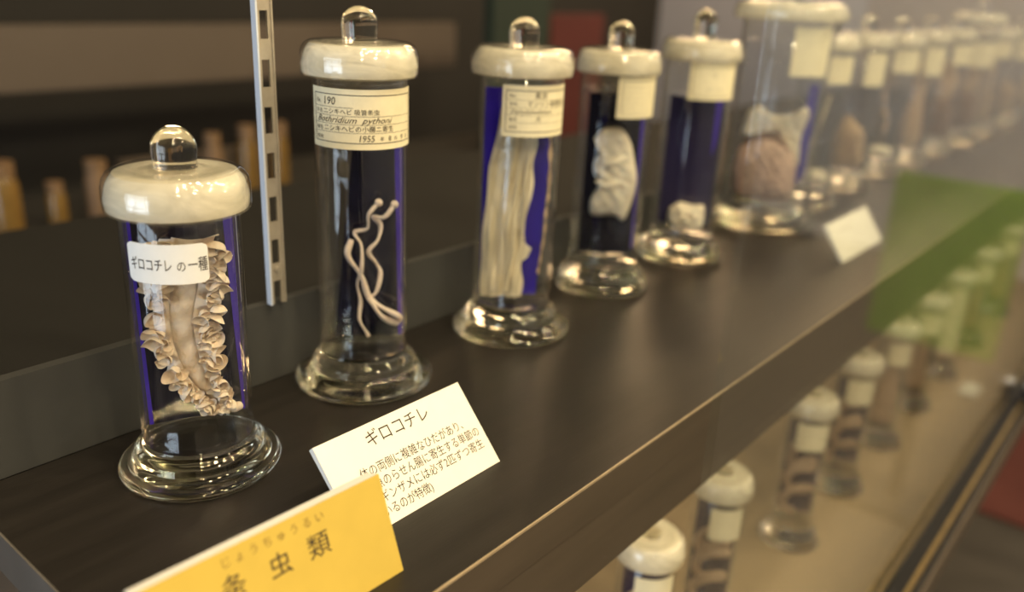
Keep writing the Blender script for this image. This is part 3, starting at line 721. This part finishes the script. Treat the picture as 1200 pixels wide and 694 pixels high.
wc, wf = card('caption_card', 'white caption card with small black Japanese text, behind the yellow card', (.3817, .3106), .1207, .0600, math.radians(47.7), .0045, 'card')
items = [('ギロコチレ', -.0868, .0468, .0110, 'LEFT', .96),
         ('体の両側に複雑なひだがあり、', -.1010, .0308, .0074, 'LEFT', .88), ('魚のらせん腸に寄生する単節の', -.0950, .0222, .0074, 'LEFT', .88),
         ('(ギンザメには必ず2匹ずつ寄生', -.0975, .0138, .0074, 'LEFT', .90), ('しているのが特徴)', -.1110, .0054, .0074, 'LEFT', .86)]
link('printed_text', text_mesh('printed_text', items, wf, 'ink'), wc)
yc_, yf = card('title_card', 'yellow title card with large black characters and white foam edge', (.2613, .2759), .1330, .0550, math.radians(68.7), .0105, 'yellow', math.radians(-1.5))
items = [('条', -.0972, .0326, .0126, 'LEFT'), ('虫', -.0730, .0315, .0127, 'LEFT'), ('類', -.0512, .0308, .0134, 'LEFT')]
link('printed_characters', text_mesh('printed_characters', items, yf, 'ink'), yc_)
link('printed_reading', text_mesh('printed_reading', [(ch, -.0950+.0074*i, .0474-.0001*i, .0056, 'LEFT') for i, ch in enumerate('じょうちゅうるい')], yf, 'ink_pale'), yc_)
tc, tf = card('caption_card', 'small white caption card in front of the blurred far jars', (1.1581, .3065), .1455, .0500, math.radians(55), .0045, 'card')
link('printed_text', text_mesh('printed_text', [('― ― ― ―', -.115, .033, .009, 'LEFT')], tf, 'ink_pale'), tc)

# ================================================================== sliding glass front
TY = .185
dr = thing('sliding_glass_door', 'clear sliding glass door covering the right part of the case', 'glass door', (.385, TY-.020, -.385))
box((0, 0, 0), (SR-.385-.02, .005, 1.2)).build('glass_pane', 'pane', dr, False)
tr = thing('door_track', 'gold metal sliding door track along the lower shelf front', 'rail', (SL-.6, TY-.045, -.40))
ln = SR-SL+.6
box((0, 0, -.035), (ln, .050, -.004)).build('track_base', 'dark_metal', tr, False)
box((0, .044, -.004), (ln, .0495, .006)).build('inner_rail', 'brass', tr, False, .0012)
box((0, .010, -.004), (ln, .0145, .008)).build('outer_rail', 'brass', tr, False, .0012)
box((0, -.004, -.035), (ln, 0, .003)).build('face_strip', 'valance', tr, False)
lk = thing('door_lock', 'small dark lock clamped on the gold door track', 'lock', (1.745, TY-.036, -.392))
MB().box((-.022, -.010, 0), (.022, .010, .024)).build('lock_body', 'dark_metal', lk, False, .003)
MB().lathe([(0, .030), (.006, .030), (.008, .027), (.008, .023)], 20).build('key_cylinder', 'steel_blue', lk)
wt = tag(MB().box((1.685, .222, -.3998), (1.745, .252, -.392)).build('white_tag', 'card', None, False, .0015), 'small white tag lying on the lower shelf near the track', 'tag')

# ================================================================== room behind and around
def far_box(name, label, cat, a, b, m, group=None):
    cx, cy = (a[0]+b[0])/2, (a[1]+b[1])/2
    return tag(MB().box((a[0]-cx, a[1]-cy, 0), (b[0]-cx, b[1]-cy, b[2]-a[2])).build(name, m, None, False, .004, (cx, cy, a[2])), label, cat, group)
far_box('wall_panel', 'wide brown panel on the wall far behind the jars', 'panel', (-.4, 2.40, -.03), (2.55, 2.45, .137), 'brown_panel')
far_box('dark_cabinet', 'dark cabinet standing behind the rear shelf', 'cabinet', (-.4, 1.55, -1.10), (3.1, 2.2, -.25), 'black_wall')
far_box('banner', 'dark red blurred banner behind the middle jars', 'banner', (2.45, 1.86, -.25), (2.78, 1.9, .20), 'dark_red')
far_box('banner', 'dark green blurred banner left of the red banner', 'banner', (2.12, 1.84, -.25), (2.42, 1.88, .35), 'dark_green')
def small_jar(label, x, y, z, h, r, m):
    j = thing('amber_jar', label, 'jar', (x, y, z), 'amber jars on the dark cabinet')
    MB().lathe([(0, 0), (r, 0), (r, h*.72), (r*.8, h*.82), (0, h*.82)], 24).build('body', m, j)
    MB().lathe([(0, h*.82), (r*.86, h*.82), (r*.86, h), (0, h)], 24).build('lid', 'orange_box', j)
for (x, h, r, m, lb) in ((.645, .165, .030, 'amber', 'tall gold blurred jar at the left picture edge'), (.745, .110, .020, 'amber', 'slim gold blurred jar second from the left edge'),
        (.835, .145, .026, 'orange_box', 'brownish blurred jar third from the left edge'), (1.120, .175, .022, 'orange_box', 'blurred jar left of the metal upright'),
        (1.215, .185, .024, 'amber', 'amber blurred jar close to the metal upright'), (1.310, .185, .022, 'amber', 'amber blurred jar just behind the metal upright')):
    small_jar(lb, x, 1.85, -.25, h, r, m)
far_box('carton', 'small orange brown carton before the blurred gold jars', 'box', (.655, 1.72, -.25), (.745, 1.76, -.205), 'orange_box')
far_box('carton', 'wide dull brown carton behind the short jar', 'box', (.92, 1.90, -.25), (1.33, 1.94, -.13), 'brown_panel')
far_box('red_mat', 'red mat on the floor beyond the door track', 'mat', (2.55, .08, -1.10), (3.6, .29, -1.09), 'red')
gb = thing('sign_stand', 'green sign board on a dark stand, mirrored in the glass door', 'sign', (2.42, -.135, -1.10))
MB().box((-.012, -.165, .51), (.012, .165, .97)).build('board', 'green', gb, False, .006)
MB().box((.013, -.02, .02), (.037, .02, .93)).build('post', 'dark_metal', gb, False, .003)
MB().box((-.10, -.14, 0), (.10, .14, .02)).build('foot_plate', 'dark_metal', gb, False, .004)
